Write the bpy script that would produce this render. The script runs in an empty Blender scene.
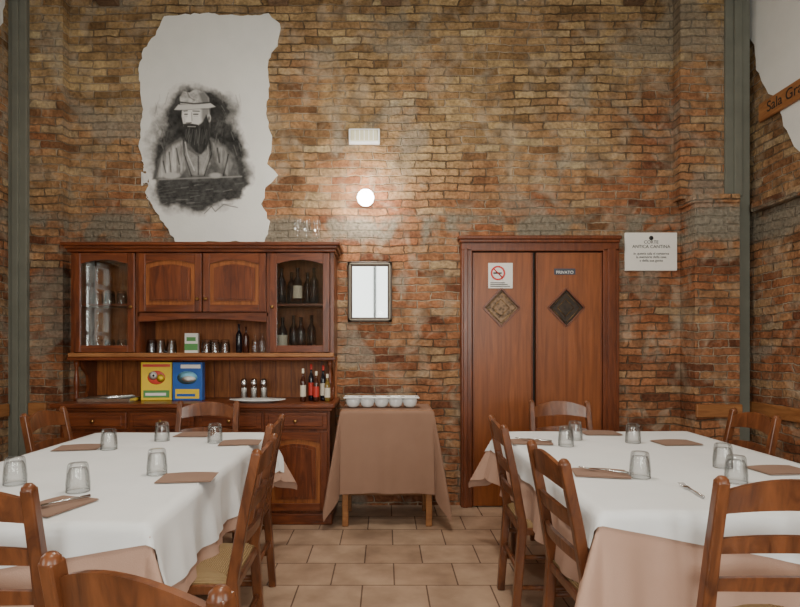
import bpy, bmesh, math, random
import numpy as np
from mathutils import Matrix, Vector
random.seed(7); np.random.seed(7)
scene = bpy.context.scene
D = 4.62; F = 578.0; CH = 1.28; VX = 385.0; HY = 345.0
def X(px, d=D): return (px - VX) * d / F
def Z(py, d=D): return CH - (py - HY) * d / F

# ------------------------------------------------------------ materials
def newmat(name):
    m = bpy.data.materials.new(name); m.use_nodes = True
    nt = m.node_tree; b = nt.nodes['Principled BSDF']
    return m, nt, b
def simple(name, col, rough=0.5, metal=0.0, emis=None, es=0, spec=None):
    m, nt, b = newmat(name)
    b.inputs['Base Color'].default_value = (*col, 1); b.inputs['Roughness'].default_value = rough
    b.inputs['Metallic'].default_value = metal
    if spec is not None: b.inputs['Specular IOR Level'].default_value = spec
    if emis: b.inputs['Emission Color'].default_value = (*emis, 1); b.inputs['Emission Strength'].default_value = es
    n = nt.nodes.new('ShaderNodeTexNoise'); n.inputs['Scale'].default_value = 9
    mr = nt.nodes.new('ShaderNodeMapRange'); mr.inputs[3].default_value = max(0, rough-.05); mr.inputs[4].default_value = min(1, rough+.05)
    nt.links.new(n.outputs['Fac'], mr.inputs[0]); nt.links.new(mr.outputs[0], b.inputs['Roughness'])
    return m
def wood(name, c1, c2, rough=0.4, scale=(14, 14, 1.6), coat=0.0):
    m, nt, b = newmat(name); L = nt.links
    tc = nt.nodes.new('ShaderNodeTexCoord'); mp = nt.nodes.new('ShaderNodeMapping'); mp.inputs['Scale'].default_value = scale
    n = nt.nodes.new('ShaderNodeTexNoise'); n.inputs['Scale'].default_value = 2.2; n.inputs['Detail'].default_value = 6; n.inputs['Distortion'].default_value = 1.2
    r = nt.nodes.new('ShaderNodeValToRGB'); r.color_ramp.elements[0].position = .3; r.color_ramp.elements[1].position = .72
    r.color_ramp.elements[0].color = (*c1, 1); r.color_ramp.elements[1].color = (*c2, 1)
    bp = nt.nodes.new('ShaderNodeBump'); bp.inputs['Strength'].default_value = .08; bp.inputs['Distance'].default_value = .01
    L.new(tc.outputs['Object'], mp.inputs[0]); L.new(mp.outputs[0], n.inputs['Vector']); L.new(n.outputs['Fac'], r.inputs[0])
    L.new(r.outputs[0], b.inputs['Base Color']); L.new(n.outputs['Fac'], bp.inputs['Height']); L.new(bp.outputs[0], b.inputs['Normal'])
    b.inputs['Roughness'].default_value = rough; b.inputs['Coat Weight'].default_value = coat; b.inputs['Coat Roughness'].default_value = .2
    b.inputs['Specular IOR Level'].default_value = .3
    return m
def cloth(name, col, col2, scale=300, tex=.15):
    m, nt, b = newmat(name); L = nt.links
    tc = nt.nodes.new('ShaderNodeTexCoord')
    n = nt.nodes.new('ShaderNodeTexNoise'); n.inputs['Scale'].default_value = 6; n.inputs['Detail'].default_value = 5
    mx = nt.nodes.new('ShaderNodeMix'); mx.data_type = 'RGBA'
    mx.inputs[6].default_value = (*col, 1); mx.inputs[7].default_value = (*col2, 1)
    n2 = nt.nodes.new('ShaderNodeTexNoise'); n2.inputs['Scale'].default_value = scale
    bp = nt.nodes.new('ShaderNodeBump'); bp.inputs['Strength'].default_value = tex; bp.inputs['Distance'].default_value = .002
    L.new(tc.outputs['Object'], n.inputs['Vector']); L.new(tc.outputs['Object'], n2.inputs['Vector'])
    L.new(n.outputs['Fac'], mx.inputs[0]); L.new(mx.outputs[2], b.inputs['Base Color'])
    L.new(n2.outputs['Fac'], bp.inputs['Height']); L.new(bp.outputs[0], b.inputs['Normal'])
    b.inputs['Roughness'].default_value = .85; b.inputs['Specular IOR Level'].default_value = .2
    return m
def brick(name, axis):
    m, nt, b = newmat(name); N = nt.nodes; L = nt.links
    def math_(op, a, bb=None, clamp=False, c=None):
        n = N.new('ShaderNodeMath'); n.operation = op; n.use_clamp = clamp
        for i, v in enumerate((a, bb, c)):
            if v is None: continue
            if isinstance(v, (int, float)): n.inputs[i].default_value = v
            else: L.new(v, n.inputs[i])
        return n.outputs[0]
    def mix(f, a, bb, bt='MIX'):
        n = N.new('ShaderNodeMix'); n.data_type = 'RGBA'; n.blend_type = bt
        for i, v in ((0, f), (6, a), (7, bb)):
            if isinstance(v, (int, float)): n.inputs[i].default_value = v
            elif isinstance(v, tuple): n.inputs[i].default_value = (*v, 1)
            else: L.new(v, n.inputs[i])
        return n.outputs[2]
    def noise(sc, det=4, vec=None, dist=0):
        n = N.new('ShaderNodeTexNoise'); n.inputs['Scale'].default_value = sc; n.inputs['Detail'].default_value = det
        n.inputs['Distortion'].default_value = dist
        L.new(vec if vec else tc.outputs['Object'], n.inputs['Vector']); return n
    def rng(v, a, bb):
        n = N.new('ShaderNodeMapRange'); n.inputs[1].default_value = a; n.inputs[2].default_value = bb; L.new(v, n.inputs[0]); return n.outputs[0]
    tc = N.new('ShaderNodeTexCoord'); sp = N.new('ShaderNodeSeparateXYZ'); L.new(tc.outputs['Object'], sp.inputs[0])
    cb = N.new('ShaderNodeCombineXYZ'); L.new(sp.outputs[axis], cb.inputs[0]); L.new(sp.outputs['Z'], cb.inputs[1])
    nd = noise(2.6, 4); nd2 = noise(20, 3)
    vm = N.new('ShaderNodeVectorMath'); vm.operation = 'MULTIPLY_ADD'; L.new(nd.outputs['Color'], vm.inputs[0]); vm.inputs[1].default_value = (.14, .055, 0); L.new(cb.outputs[0], vm.inputs[2])
    vm2 = N.new('ShaderNodeVectorMath'); vm2.operation = 'MULTIPLY_ADD'; L.new(nd2.outputs['Color'], vm2.inputs[0]); vm2.inputs[1].default_value = (.032, .020, 0); L.new(vm.outputs[0], vm2.inputs[2])
    br = N.new('ShaderNodeTexBrick'); L.new(vm2.outputs[0], br.inputs['Vector'])
    br.inputs['Scale'].default_value = 1; br.inputs['Brick Width'].default_value = .225; br.inputs['Row Height'].default_value = .062
    br.inputs['Mortar Size'].default_value = .0065; br.inputs['Mortar Smooth'].default_value = .6
    br.inputs['Color1'].default_value = (0, 0, 0, 1); br.inputs['Color2'].default_value = (1, 1, 1, 1); br.inputs['Mortar'].default_value = (.5, .5, .5, 1)
    def ramp(cols):
        r = N.new('ShaderNodeValToRGB'); e = r.color_ramp.elements
        while len(e) < len(cols): e.new(.5)
        for i, (p, c) in enumerate(cols): e[i].position = p; e[i].color = (*c, 1)
        L.new(br.outputs['Color'], r.inputs[0]); return r.outputs[0]
    red = ramp([(0, (.13, .052, .030)), (.2, (.265, .105, .052)), (.45, (.345, .155, .078)), (.65, (.25, .115, .062)), (.85, (.38, .215, .112)), (1, (.31, .22, .135))])
    och = ramp([(0, (.20, .125, .062)), (.3, (.35, .24, .125)), (.55, (.43, .32, .172)), (.8, (.30, .19, .10)), (1, (.47, .38, .225))])
    big = noise(1.1, 4)
    zf = math_('MULTIPLY_ADD', sp.outputs['Z'], .62, False, -1.22)
    mk = math_('ADD', zf, math_('MULTIPLY', math_('SUBTRACT', big.outputs['Fac'], .5), 3.2), True)
    col = mix(mk, red, och)
    fine = noise(42, 6); med = noise(10, 6, None, .4)
    col = mix(.8, col, mix(rng(fine.outputs['Fac'], .3, .7), (.55, .53, .51), (1.28, 1.26, 1.22)), 'MULTIPLY')
    col = mix(.6, col, mix(rng(med.outputs['Fac'], .35, .65), (.55, .51, .49), (1.28, 1.26, 1.22)), 'MULTIPLY')
    mort = mix(rng(med.outputs['Fac'], .35, .65), (.19, .145, .10), (.42, .345, .255))
    mort2 = mix(rng(noise(1.7, 4).outputs['Fac'], .42, .58), (.085, .06, .04), mort)
    col = mix(math_('MULTIPLY', br.outputs['Fac'], .9), col, mort2)
    sm = rng(noise(5.5, 9, None, .8).outputs['Fac'], .52, .64)
    col = mix(math_('MULTIPLY', sm, .55), col, mort)
    sm2 = rng(noise(1.5, 9, None, .6).outputs['Fac'], .565, .62)
    col = mix(math_('MULTIPLY', sm2, .55), col, mix(rng(fine.outputs['Fac'], .3, .7), (.20, .18, .14), (.33, .30, .245)))
    zz = math_('ABSOLUTE', math_('SUBTRACT', sp.outputs['Z'], 2.20))
    n3 = rng(noise(2.6, 8, None, .3).outputs['Fac'], .43, .50)
    band = math_('MULTIPLY', math_('SUBTRACT', math_('ADD', .03, math_('MULTIPLY', noise(4.0, 5).outputs['Fac'], .24)), zz), 14, True)
    cem = math_('MULTIPLY', band, n3, True)
    col = mix(math_('MULTIPLY', cem, .92), col, mix(rng(fine.outputs['Fac'], .3, .7), (.14, .125, .095), (.27, .24, .19)))
    st_ = rng(noise(.8, 5).outputs['Fac'], .35, .65)
    col = mix(1.0, col, mix(st_, (.80, .78, .76), (1.05, 1.05, 1.05)), 'MULTIPLY')
    L.new(col, b.inputs['Base Color'])
    b.inputs['Roughness'].default_value = .9; b.inputs['Specular IOR Level'].default_value = .15
    h = math_('SUBTRACT', math_('ADD', math_('MULTIPLY', fine.outputs['Fac'], .6), math_('MULTIPLY', med.outputs['Fac'], 1.0)), math_('MULTIPLY', br.outputs['Fac'], .75))
    h = math_('ADD', h, math_('MULTIPLY', br.outputs['Color'], .35))
    bp = N.new('ShaderNodeBump'); bp.inputs['Strength'].default_value = .95; bp.inputs['Distance'].default_value = .018
    L.new(h, bp.inputs['Height']); L.new(bp.outputs[0], b.inputs['Normal'])
    return m
def tile_mat():
    m, nt, b = newmat('floor_tiles'); N = nt.nodes; L = nt.links
    tc = N.new('ShaderNodeTexCoord'); mp = N.new('ShaderNodeMapping'); mp.inputs['Location'].default_value = (.12, .02, 0)
    L.new(tc.outputs['Object'], mp.inputs[0])
    br = N.new('ShaderNodeTexBrick'); L.new(mp.outputs[0], br.inputs['Vector']); br.inputs['Scale'].default_value = 1
    br.inputs['Brick Width'].default_value = .34; br.inputs['Row Height'].default_value = .31; br.inputs['Mortar Size'].default_value = .004
    br.inputs['Color1'].default_value = (.38, .265, .19, 1); br.inputs['Color2'].default_value = (.46, .335, .245, 1); br.inputs['Mortar'].default_value = (.15, .10, .08, 1)
    n = N.new('ShaderNodeTexNoise'); n.inputs['Scale'].default_value = 5; n.inputs['Detail'].default_value = 6; L.new(tc.outputs['Object'], n.inputs['Vector'])
    r = N.new('ShaderNodeValToRGB'); r.color_ramp.elements[0].position = .3; r.color_ramp.elements[0].color = (.68, .64, .62, 1); r.color_ramp.elements[1].position = .7; r.color_ramp.elements[1].color = (1.1, 1.08, 1.05, 1)
    L.new(n.outputs['Fac'], r.inputs[0])
    mx = N.new('ShaderNodeMix'); mx.data_type = 'RGBA'; mx.blend_type = 'MULTIPLY'; mx.inputs[0].default_value = 1
    L.new(br.outputs['Color'], mx.inputs[6]); L.new(r.outputs[0], mx.inputs[7]); L.new(mx.outputs[2], b.inputs['Base Color'])
    bp = N.new('ShaderNodeBump'); bp.inputs['Strength'].default_value = .4; bp.inputs['Distance'].default_value = .004; bp.invert = True
    L.new(br.outputs['Fac'], bp.inputs['Height']); L.new(bp.outputs[0], b.inputs['Normal'])
    b.inputs['Roughness'].default_value = .22
    return m
def panemat(name, tint=(.9, .92, .9), base=.06, edge=None, k=.55):
    m = bpy.data.materials.new(name); m.use_nodes = True; nt = m.node_tree; N = nt.nodes
    N.remove(N['Principled BSDF']); o = N['Material Output']
    t = N.new('ShaderNodeBsdfTransparent'); t.inputs[0].default_value = (*tint, 1)
    if edge:
        lw = N.new('ShaderNodeLayerWeight'); lw.inputs[0].default_value = .2
        mc = N.new('ShaderNodeMix'); mc.data_type = 'RGBA'; mc.inputs[6].default_value = (*tint, 1); mc.inputs[7].default_value = (*edge, 1)
        nt.links.new(lw.outputs['Facing'], mc.inputs[0]); nt.links.new(mc.outputs[2], t.inputs[0])
    g = N.new('ShaderNodeBsdfGlossy'); g.inputs['Roughness'].default_value = .03
    f = N.new('ShaderNodeLayerWeight'); f.inputs[0].default_value = .35
    mr = N.new('ShaderNodeMath'); mr.operation = 'MULTIPLY_ADD'; mr.inputs[1].default_value = k; mr.inputs[2].default_value = base
    nt.links.new(f.outputs['Fresnel'], mr.inputs[0])
    x = N.new('ShaderNodeMixShader'); nt.links.new(mr.outputs[0], x.inputs[0]); nt.links.new(t.outputs[0], x.inputs[1]); nt.links.new(g.outputs[0], x.inputs[2])
    nt.links.new(x.outputs[0], o.inputs[0]); return m
def straw(name, axis):
    m, nt, b = newmat(name); N = nt.nodes; L = nt.links
    tc = N.new('ShaderNodeTexCoord'); w = N.new('ShaderNodeTexWave'); w.bands_direction = axis; w.inputs['Scale'].default_value = 40; w.inputs['Distortion'].default_value = 1.5
    L.new(tc.outputs['Object'], w.inputs['Vector'])
    r = N.new('ShaderNodeValToRGB'); r.color_ramp.elements[0].color = (.20, .12, .05, 1); r.color_ramp.elements[1].color = (.38, .26, .12, 1)
    L.new(w.outputs['Fac'], r.inputs[0]); L.new(r.outputs[0], b.inputs['Base Color'])
    bp = N.new('ShaderNodeBump'); bp.inputs['Distance'].default_value = .004; L.new(w.outputs['Fac'], bp.inputs['Height']); L.new(bp.outputs[0], b.inputs['Normal'])
    b.inputs['Roughness'].default_value = .8; return m

M_BX = brick('brick_masonry_x', 'X'); M_BY = brick('brick_masonry_y', 'Y')
M_TILE = tile_mat()
M_PLASTER = cloth('white_plaster', (.62, .63, .61), (.74, .74, .72), 60, .5)
M_CEIL = cloth('ceiling_paint', (.55, .5, .42), (.62, .58, .5), 40, .3)
M_CAB = wood('walnut_cabinet', (.070, .016, .006), (.195, .050, .015), .35, coat=.25)
M_CABH = wood('walnut_cabinet_horizontal', (.070, .016, .006), (.195, .050, .015), .35, (1.6, 14, 14), coat=.25)
M_PINE = wood('stained_pine', (.16, .044, .011), (.33, .11, .03), .45)
M_DOOR = wood('door_wood', (.155, .042, .010), (.27, .080, .021), .40, (12, 12, .8), coat=.1)
M_DOORF = wood('door_frame_wood', (.085, .021, .007), (.175, .045, .014), .35, coat=.2)
M_CHAIR = wood('chair_wood', (.070, .021, .008), (.20, .066, .023), .35, (10, 10, 2.5), coat=.3)
M_RAIL = wood('rail_wood', (.22, .085, .03), (.36, .16, .06), .45, (2, 2, 14))
M_BEAM = wood('beam_wood', (.10, .06, .035), (.2, .13, .08), .8)
M_DARK = simple('painted_gap_shade', (.012, .008, .006), .8)
M_STEEL = cloth('grey_green_column', (.105, .108, .088), (.17, .168, .138), 50, .4)
M_WHITE = cloth('white_table_linen', (.70, .72, .74), (.78, .79, .80), 350, .1)
M_PEACH = cloth('peach_table_linen', (.42, .265, .20), (.48, .31, .24), 260, .35)
M_TAN = cloth('tan_table_linen', (.23, .130, .088), (.285, .168, .118), 260, .35)
M_NAP = cloth('brown_napkin_paper', (.23, .145, .11), (.29, .19, .145), 200, .3)
M_GLASS = panemat('clear_glass', (.985, .99, .99), .04, (.55, .57, .57), .45); M_PANE = panemat('window_pane', base=.02)
M_CPANE = panemat('cabinet_pane', (.92, .93, .92), .09)
M_DBOT = simple('dark_bottle', (.008, .007, .012), .12)
M_BROWNB = simple('brown_bottle', (.05, .012, .006), .12); M_OIL = simple('oil_bottle', (.16, .10, .02), .12)
M_LABEL = simple('paper_label', (.6, .55, .45), .7); M_RED = simple('red_label', (.45, .03, .02), .5)
M_CER = simple('white_ceramic', (.75, .76, .76), .15); M_METAL = simple('cutlery_steel', (.6, .6, .6), .22, 1.0)
M_BRASS = simple('aged_brass', (.35, .2, .07), .35, 1.0)
M_MIRROR = simple('mirror_silver', (.2, .21, .21), .02, 1.0); M_MIRROR.node_tree.links.remove(M_MIRROR.node_tree.nodes['Principled BSDF'].inputs['Roughness'].links[0]); M_MIRROR.node_tree.nodes['Principled BSDF'].inputs['Roughness'].default_value = .03
M_FRAME = simple('dark_wood_frame', (.05, .027, .014), .4); M_FRAME2 = simple('pewter_inlay', (.28, .24, .17), .5, .3)
M_INK = simple('black_ink', (.01, .01, .01), .6); M_SIGN = simple('sign_white', (.72, .70, .66), .5)
M_SIGNRED = simple('sign_red', (.55, .02, .02), .5)
M_YEL = simple('yellow_card', (.75, .52, .03), .4); M_BLUE = simple('blue_card', (.02, .10, .38), .4); M_LBLUE = simple('light_blue_card', (.2, .5, .7), .4); M_PINK = simple('red_card', (.6, .06, .04), .4)
M_GREEN = simple('green_card', (.08, .25, .07), .5)
M_BULB = simple('lamp_globe', (1, 1, 1), .4, emis=(1, .96, .9), es=25)
M_EMERG = simple('emergency_diffuser', (.50, .47, .30), .3)
M_PVC = simple('white_window_frame', (.35, .35, .33), .4)
M_STX = straw('rush_weave_x', 'X'); M_STY = straw('rush_weave_y', 'Y')

# ------------------------------------------------------------ builder
class B:
    def __init__(s): s.bm = bmesh.new(); s.mats = []
    def mi(s, m):
        if m not in s.mats: s.mats.append(m)
        return s.mats.index(m)
    def merge(s, t, mat, smooth=False, mx=None):
        if mx is not None: bmesh.ops.transform(t, matrix=mx, verts=t.verts)
        i = s.mi(mat)
        for f in t.faces: f.material_index = i; f.smooth = smooth
        me = bpy.data.meshes.new('tmp'); t.to_mesh(me); t.free(); s.bm.from_mesh(me); bpy.data.meshes.remove(me)
    def box(s, x0, x1, y0, y1, z0, z1, mat, bev=0.0, mx=None):
        t = bmesh.new(); bmesh.ops.create_cube(t, size=1)
        bmesh.ops.transform(t, matrix=Matrix.Translation(((x0+x1)/2, (y0+y1)/2, (z0+z1)/2)) @ Matrix.Diagonal((abs(x1-x0), abs(y1-y0), abs(z1-z0), 1)), verts=t.verts)
        if bev: bmesh.ops.bevel(t, geom=t.edges[:], offset=bev, segments=2, profile=.5, affect='EDGES')
        s.merge(t, mat, False, mx)
    def rod(s, p0, p1, r0, r1, mat, n=12, square=False):
        p0 = Vector(p0); p1 = Vector(p1); d = p1 - p0
        t = bmesh.new(); bmesh.ops.create_cone(t, cap_ends=True, segments=4 if square else n, radius1=r0*(1.414 if square else 1), radius2=r1*(1.414 if square else 1), depth=d.length)
        if square:
            bmesh.ops.transform(t, matrix=Matrix.Rotation(math.pi/4, 4, 'Z'), verts=t.verts)
            bmesh.ops.bevel(t, geom=t.edges[:], offset=min(r0, r1)*.3, segments=2, profile=.5, affect='EDGES')
        q = Vector((0, 0, 1)).rotation_difference(d.normalized()).to_matrix().to_4x4()
        s.merge(t, mat, not square, Matrix.Translation((p0+p1)/2) @ q)
    def lathe(s, prof, c, mat, n=20, mx=None):
        t = bmesh.new(); rings = []
        for r, z in prof:
            if r < 1e-5: rings.append([t.verts.new((0, 0, z))])
            else: rings.append([t.verts.new((r*math.cos(2*math.pi*i/n), r*math.sin(2*math.pi*i/n), z)) for i in range(n)])
        for a, b_ in zip(rings, rings[1:]):
            for i in range(n):
                j = (i+1) % n
                if len(a) == 1 and len(b_) == 1: continue
                if len(a) == 1: t.faces.new((a[0], b_[j], b_[i]))
                elif len(b_) == 1: t.faces.new((a[i], a[j], b_[0]))
                else: t.faces.new((a[i], a[j], b_[j], b_[i]))
        bmesh.ops.recalc_face_normals(t, faces=t.faces)
        s.merge(t, mat, True, Matrix.Translation(c) @ (mx or Matrix.Identity(4)))
    def prism(s, pts, y0, y1, mat, plane='xz'):
        t = bmesh.new()
        def P(a, b_, c):
            return (a, c, b_) if plane == 'xz' else ((c, a, b_) if plane == 'yz' else (a, b_, c))
        v0 = [t.verts.new(P(a, b_, y0)) for a, b_ in pts]; v1 = [t.verts.new(P(a, b_, y1)) for a, b_ in pts]
        t.faces.new(v0); t.faces.new(v1[::-1]); n = len(pts)
        for i in range(n): t.faces.new((v0[i], v1[i], v1[(i+1) % n], v0[(i+1) % n]))
        bmesh.ops.recalc_face_normals(t, faces=t.faces); bmesh.ops.triangulate(t, faces=[f for f in t.faces if len(f.verts) > 4])
        s.merge(t, mat)
    def grid(s, P, mat, smooth=True):
        t = bmesh.new(); vs = [[t.verts.new(p) for p in row] for row in P]
        for i in range(len(P)-1):
            for j in range(len(P[0])-1): t.faces.new((vs[i][j], vs[i+1][j], vs[i+1][j+1], vs[i][j+1]))
        s.merge(t, mat, smooth)
    def done(s, name, loc=None, rz=0, parent=None):
        me = bpy.data.meshes.new(name)
        s.bm.to_mesh(me); s.bm.free()
        for m in s.mats: me.materials.append(m)
        o = bpy.data.objects.new(name, me); scene.collection.objects.link(o)
        if parent: o.parent = parent
        if loc is not None: o.location = loc
        o.rotation_euler[2] = rz
        return o
def inst(o, name, loc, rz=0):
    n = bpy.data.objects.new(name, o.data); scene.collection.objects.link(n); n.location = loc; n.rotation_euler[2] = rz; return n
def text(body, loc, size, mat, parent, rot=(math.pi/2, 0, 0), name='lettering', align='CENTER'):
    c = bpy.data.curves.new(name, 'FONT'); c.body = body; c.size = size; c.align_x = align; c.extrude = .0008; c.space_line = 1.0
    o = bpy.data.objects.new(name, c); scene.collection.objects.link(o)
    dg = bpy.context.evaluated_depsgraph_get(); me = bpy.data.meshes.new_from_object(o.evaluated_get(dg))
    bpy.data.objects.remove(o); me.materials.clear(); me.materials.append(mat)
    o = bpy.data.objects.new(name, me); scene.collection.objects.link(o); o.location = loc; o.rotation_euler = rot
    o.parent = parent; return o

# ------------------------------------------------------------ room shell
XL, XR, YF, HT = -2.92, 2.88, -3.5, 4.08
b = B(); b.box(XL-.25, XR+.25, YF-.25, D+.25, -.1, 0, M_TILE); b.done('floor')
b = B(); b.box(XL-.25, XR+.25, YF-.25, D+.25, HT, HT+.12, M_CEIL); b.done('ceiling')
b = B(); b.box(XL-.25, XR+.25, D, D+.25, 0, HT, M_BX); b.done('wall_back')
def holed(b, axis, a0, a1, holes, p0, p1, mat):
    def bx(u0, u1, z0, z1):
        if u1-u0 < 1e-4 or z1-z0 < 1e-4: return
        if axis == 'x': b.box(u0, u1, p0, p1, z0, z1, mat)
        else: b.box(p0, p1, u0, u1, z0, z1, mat)
    cur = a0
    for h0, h1, z0, z1 in sorted(holes):
        bx(cur, h0, 0, HT); bx(h0, h1, 0, z0); bx(h0, h1, z1, HT); cur = h1
    bx(cur, a1, 0, HT)
b = B(); holed(b, 'y', YF, D, [(2.2, 2.9, 1.15, 2.15), (-1.8, -.2, 1.0, 2.9)], XL-.25, XL, M_BY); b.done('wall_left')
b = B(); holed(b, 'y', YF, D, [(-1.6, .2, 1.0, 2.9)], XR, XR+.25, M_BY); b.done('wall_right')
b = B(); holed(b, 'x', XL-.25, XR+.25, [(-1.0, .55, .95, 3.2), (1.15, 2.6, .95, 3.2)], YF-.25, YF, M_BX); b.done('wall_front')
def window(name, axis, a0, a1, z0, z1, p, nx=2, nz=3):
    b = B(); t = .05
    def bx(u0, u1, zz0, zz1, th=.03, m=M_PVC):
        if axis == 'x': b.box(u0, u1, p-th, p+th, zz0, zz1, m)
        else: b.box(p-th, p+th, u0, u1, zz0, zz1, m)
    bx(a0, a0+t, z0, z1); bx(a1-t, a1, z0, z1); bx(a0, a1, z0, z0+t); bx(a0, a1, z1-t, z1)
    for i in range(1, nx): c = a0+(a1-a0)*i/nx; bx(c-.03, c+.03, z0, z1)
    for i in range(1, nz): c = z0+(z1-z0)*i/nz; bx(a0, a1, c-.02, c+.02, .02)
    bx(a0, a1, z0, z1, .003, M_PANE)
    return b.done(name)
window('window_1', 'x', -1.0, .55, .95, 3.2, YF-.1, 2, 1)
window('window_2', 'x', 1.15, 2.6, .95, 3.2, YF-.1)
window('window_3', 'y', 2.2, 2.9, 1.15, 2.15, XL-.12, 2, 4)
window('window_4', 'y', -1.8, -.2, 1.0, 2.9, XL-.12)
window('window_5', 'y', -1.6, .2, 1.0, 2.9, XR+.12)

# brick pilasters & columns in corners
b = B(); b.box(-2.78, -2.52, D-.10, D, 0, HT, M_BX); b.done('wall_pilaster')
b = B(); b.box(2.30, 2.66, D-.12, D, 2.42, HT, M_BX); b.box(2.36, 2.70, D-.22, D, 0, 2.42, M_BX)
b.box(2.34, 2.70, D-.235, D, 2.36, 2.43, M_BX, .01); b.done('wall_pilaster')
b = B(); b.box(-2.94, -2.78, D-.14, D, 0, HT, M_STEEL, .006); b.box(-2.885, -2.835, D-.16, D-.13, 0, HT, M_STEEL, .006); b.done('steel_column')
b = B(); b.box(2.64, 2.83, D-.14, D, 0, HT, M_STEEL, .006); b.box(2.70, 2.76, D-.16, D-.12, 2.43, HT, M_STEEL, .006); b.done('steel_column')
b = B(); b.box(XR-.07, XR, 3.3, 4.45, 2.30, 2.37, M_BY, .012); b.done('trim_5')
for i, x in enumerate((-2.2, -.85, .05, 1.98)):
    b = B(); b.box(x-.08, x+.08, YF, D, 3.985, HT, M_BEAM, .01); b.done('ceiling_beam')
def rail(name, *a):
    b = B(); b.box(*a, M_RAIL, .008); b.done(name)
rail('trim_1', 2.36, 2.71, D-.245, D-.22, .73, .83)
rail('trim_2', XR-.025, XR, 2.2, D-.02, .74, .84)
rail('trim_3', XL, XL+.025, 2.0, D-.16, .73, .83)
rail('trim_4', -2.78, -2.64, D-.125, D-.10, .73, .83)

# ------------------------------------------------------------ plaster patches
def jag(pts, step=6, amp=1.6):
    out = []
    for i, p in enumerate(pts):
        q = pts[(i+1) % len(pts)]; d = math.dist(p, q); n = max(1, int(d/step))
        for k in range(n):
            f = k/n; out.append((p[0]+(q[0]-p[0])*f+random.uniform(-amp, amp), p[1]+(q[1]-p[1])*f+random.uniform(-amp, amp)))
    return out
pp = [(165,18),(200,14),(240,17),(268,15),(281,24),(277,45),(268,60),(270,85),(266,110),(272,140),(268,165),(279,176),(266,188),(262,205),(270,222),(265,242),(176,242),(166,226),(152,205),(150,180),(140,150),(143,110),(139,75),(144,50),(158,32)]
b = B(); b.prism([(X(x), Z(y)) for x, y in jag(pp, 4, 1.1)], D-.014, D, M_PLASTER); b.done('wall_plaster_patch')
rp = [(4.60, 4.05), (4.58, 3.75), (4.50, 3.60), (4.44, 3.35), (4.36, 3.22), (4.27, 3.10), (4.16, 2.86), (4.05, 2.68), (3.9, 2.5), (3.6, 2.6), (3.2, 2.45), (2.6, 2.8), (2.4, 4.05)]
b = B(); b.prism([(y, z) for y, z in jag(rp, .06, .016)], XR-.014, XR, M_PLASTER, 'yz'); b.done('wall_plaster_patch')
rp = [(4.42, 4.05), (4.40, 3.75), (4.34, 3.6), (4.2, 3.5), (3.5, 3.4), (3.2, 4.05)]
b = B(); b.prism([(y, z) for y, z in jag(rp, .06, .016)], XL, XL+.014, M_PLASTER, 'yz'); b.done('wall_plaster_patch')

# ------------------------------------------------------------ portrait mural (painted, vertex colours)
gx0, gx1, gy0, gy1 = 142, 256, 82, 218
st = .42
xs = np.arange(gx0, gx1, st); ys = np.arange(gy0, gy1, st); GX, GY = np.meshgrid(xs, ys)
def fbm(sc, seed, sx=1, sy=1):
    rs = np.random.RandomState(seed); out = np.zeros_like(GX); a = 1; tot = 0
    for o in range(4):
        n = rs.rand(80, 80); u = (GX*sx/sc*(2**o)) % 79; v = (GY*sy/sc*(2**o)) % 79
        i = u.astype(int); j = v.astype(int); fu = u-i; fv = v-j; fu = fu*fu*(3-2*fu); fv = fv*fv*(3-2*fv)
        val = (n[j, i]*(1-fu)+n[j, (i+1) % 80]*fu)*(1-fv)+(n[(j+1) % 80, i]*(1-fu)+n[(j+1) % 80, (i+1) % 80]*fu)*fv
        out += a*val; tot += a; a *= .55
    return out/tot
nz = fbm(14, 1); nf = fbm(4, 2); ns = fbm(5, 3, 2.5, .5); nd_ = fbm(2.2, 5)
val = np.full_like(GX, .72)
def polysd(pts):
    ins = np.zeros(GX.shape, bool); dm = np.full(GX.shape, 1e9)
    for i in range(len(pts)):
        (ax, ay), (bx, by) = pts[i], pts[(i+1) % len(pts)]
        t = np.clip(((GX-ax)*(bx-ax)+(GY-ay)*(by-ay))/((bx-ax)**2+(by-ay)**2+1e-9), 0, 1)
        dm = np.minimum(dm, np.hypot(GX-ax-t*(bx-ax), GY-ay-t*(by-ay)))
        c = ((ay > GY) != (by > GY)) & (GX < (bx-ax)*(GY-ay)/((by-ay) if by != ay else 1e-9)+ax); ins ^= c
    return np.where(ins, -dm, dm)
def lay(sd, v, soft=1.5, rough=0, al=1):
    global val
    a = np.clip(.5-(sd+(nz-.5)*rough)/soft, 0, 1)*al; val = val*(1-a)+v*a
def line(pts, v, w=1.0, soft=1.0, al=1):
    dm = np.full(GX.shape, 1e9)
    for (ax, ay), (bx, by) in zip(pts, pts[1:]):
        t = np.clip(((GX-ax)*(bx-ax)+(GY-ay)*(by-ay))/((bx-ax)**2+(by-ay)**2+1e-9), 0, 1)
        dm = np.minimum(dm, np.hypot(GX-ax-t*(bx-ax), GY-ay-t*(by-ay)))
    lay(dm-w, v, soft, 0, al)
def ell(cx, cy, rx, ry): return (np.hypot((GX-cx)/rx, (GY-cy)/ry)-1)*min(rx, ry)
# smoky charcoal background
lay(polysd([(170,92),(190,86),(216,88),(237,100),(240,128),(252,148),(252,182),(240,203),(208,215),(168,209),(150,196),(145,168),(151,140),(160,108)]), .18+.3*nd_, 9, 24, .8)
lay(polysd([(174,96),(190,88),(214,91),(231,104),(235,130),(247,150),(247,180),(236,196),(206,208),(172,202),(156,190),(151,168),(158,142),(166,112)]), .015+.09*nf*(nz*1.6), 8, 16)
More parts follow.
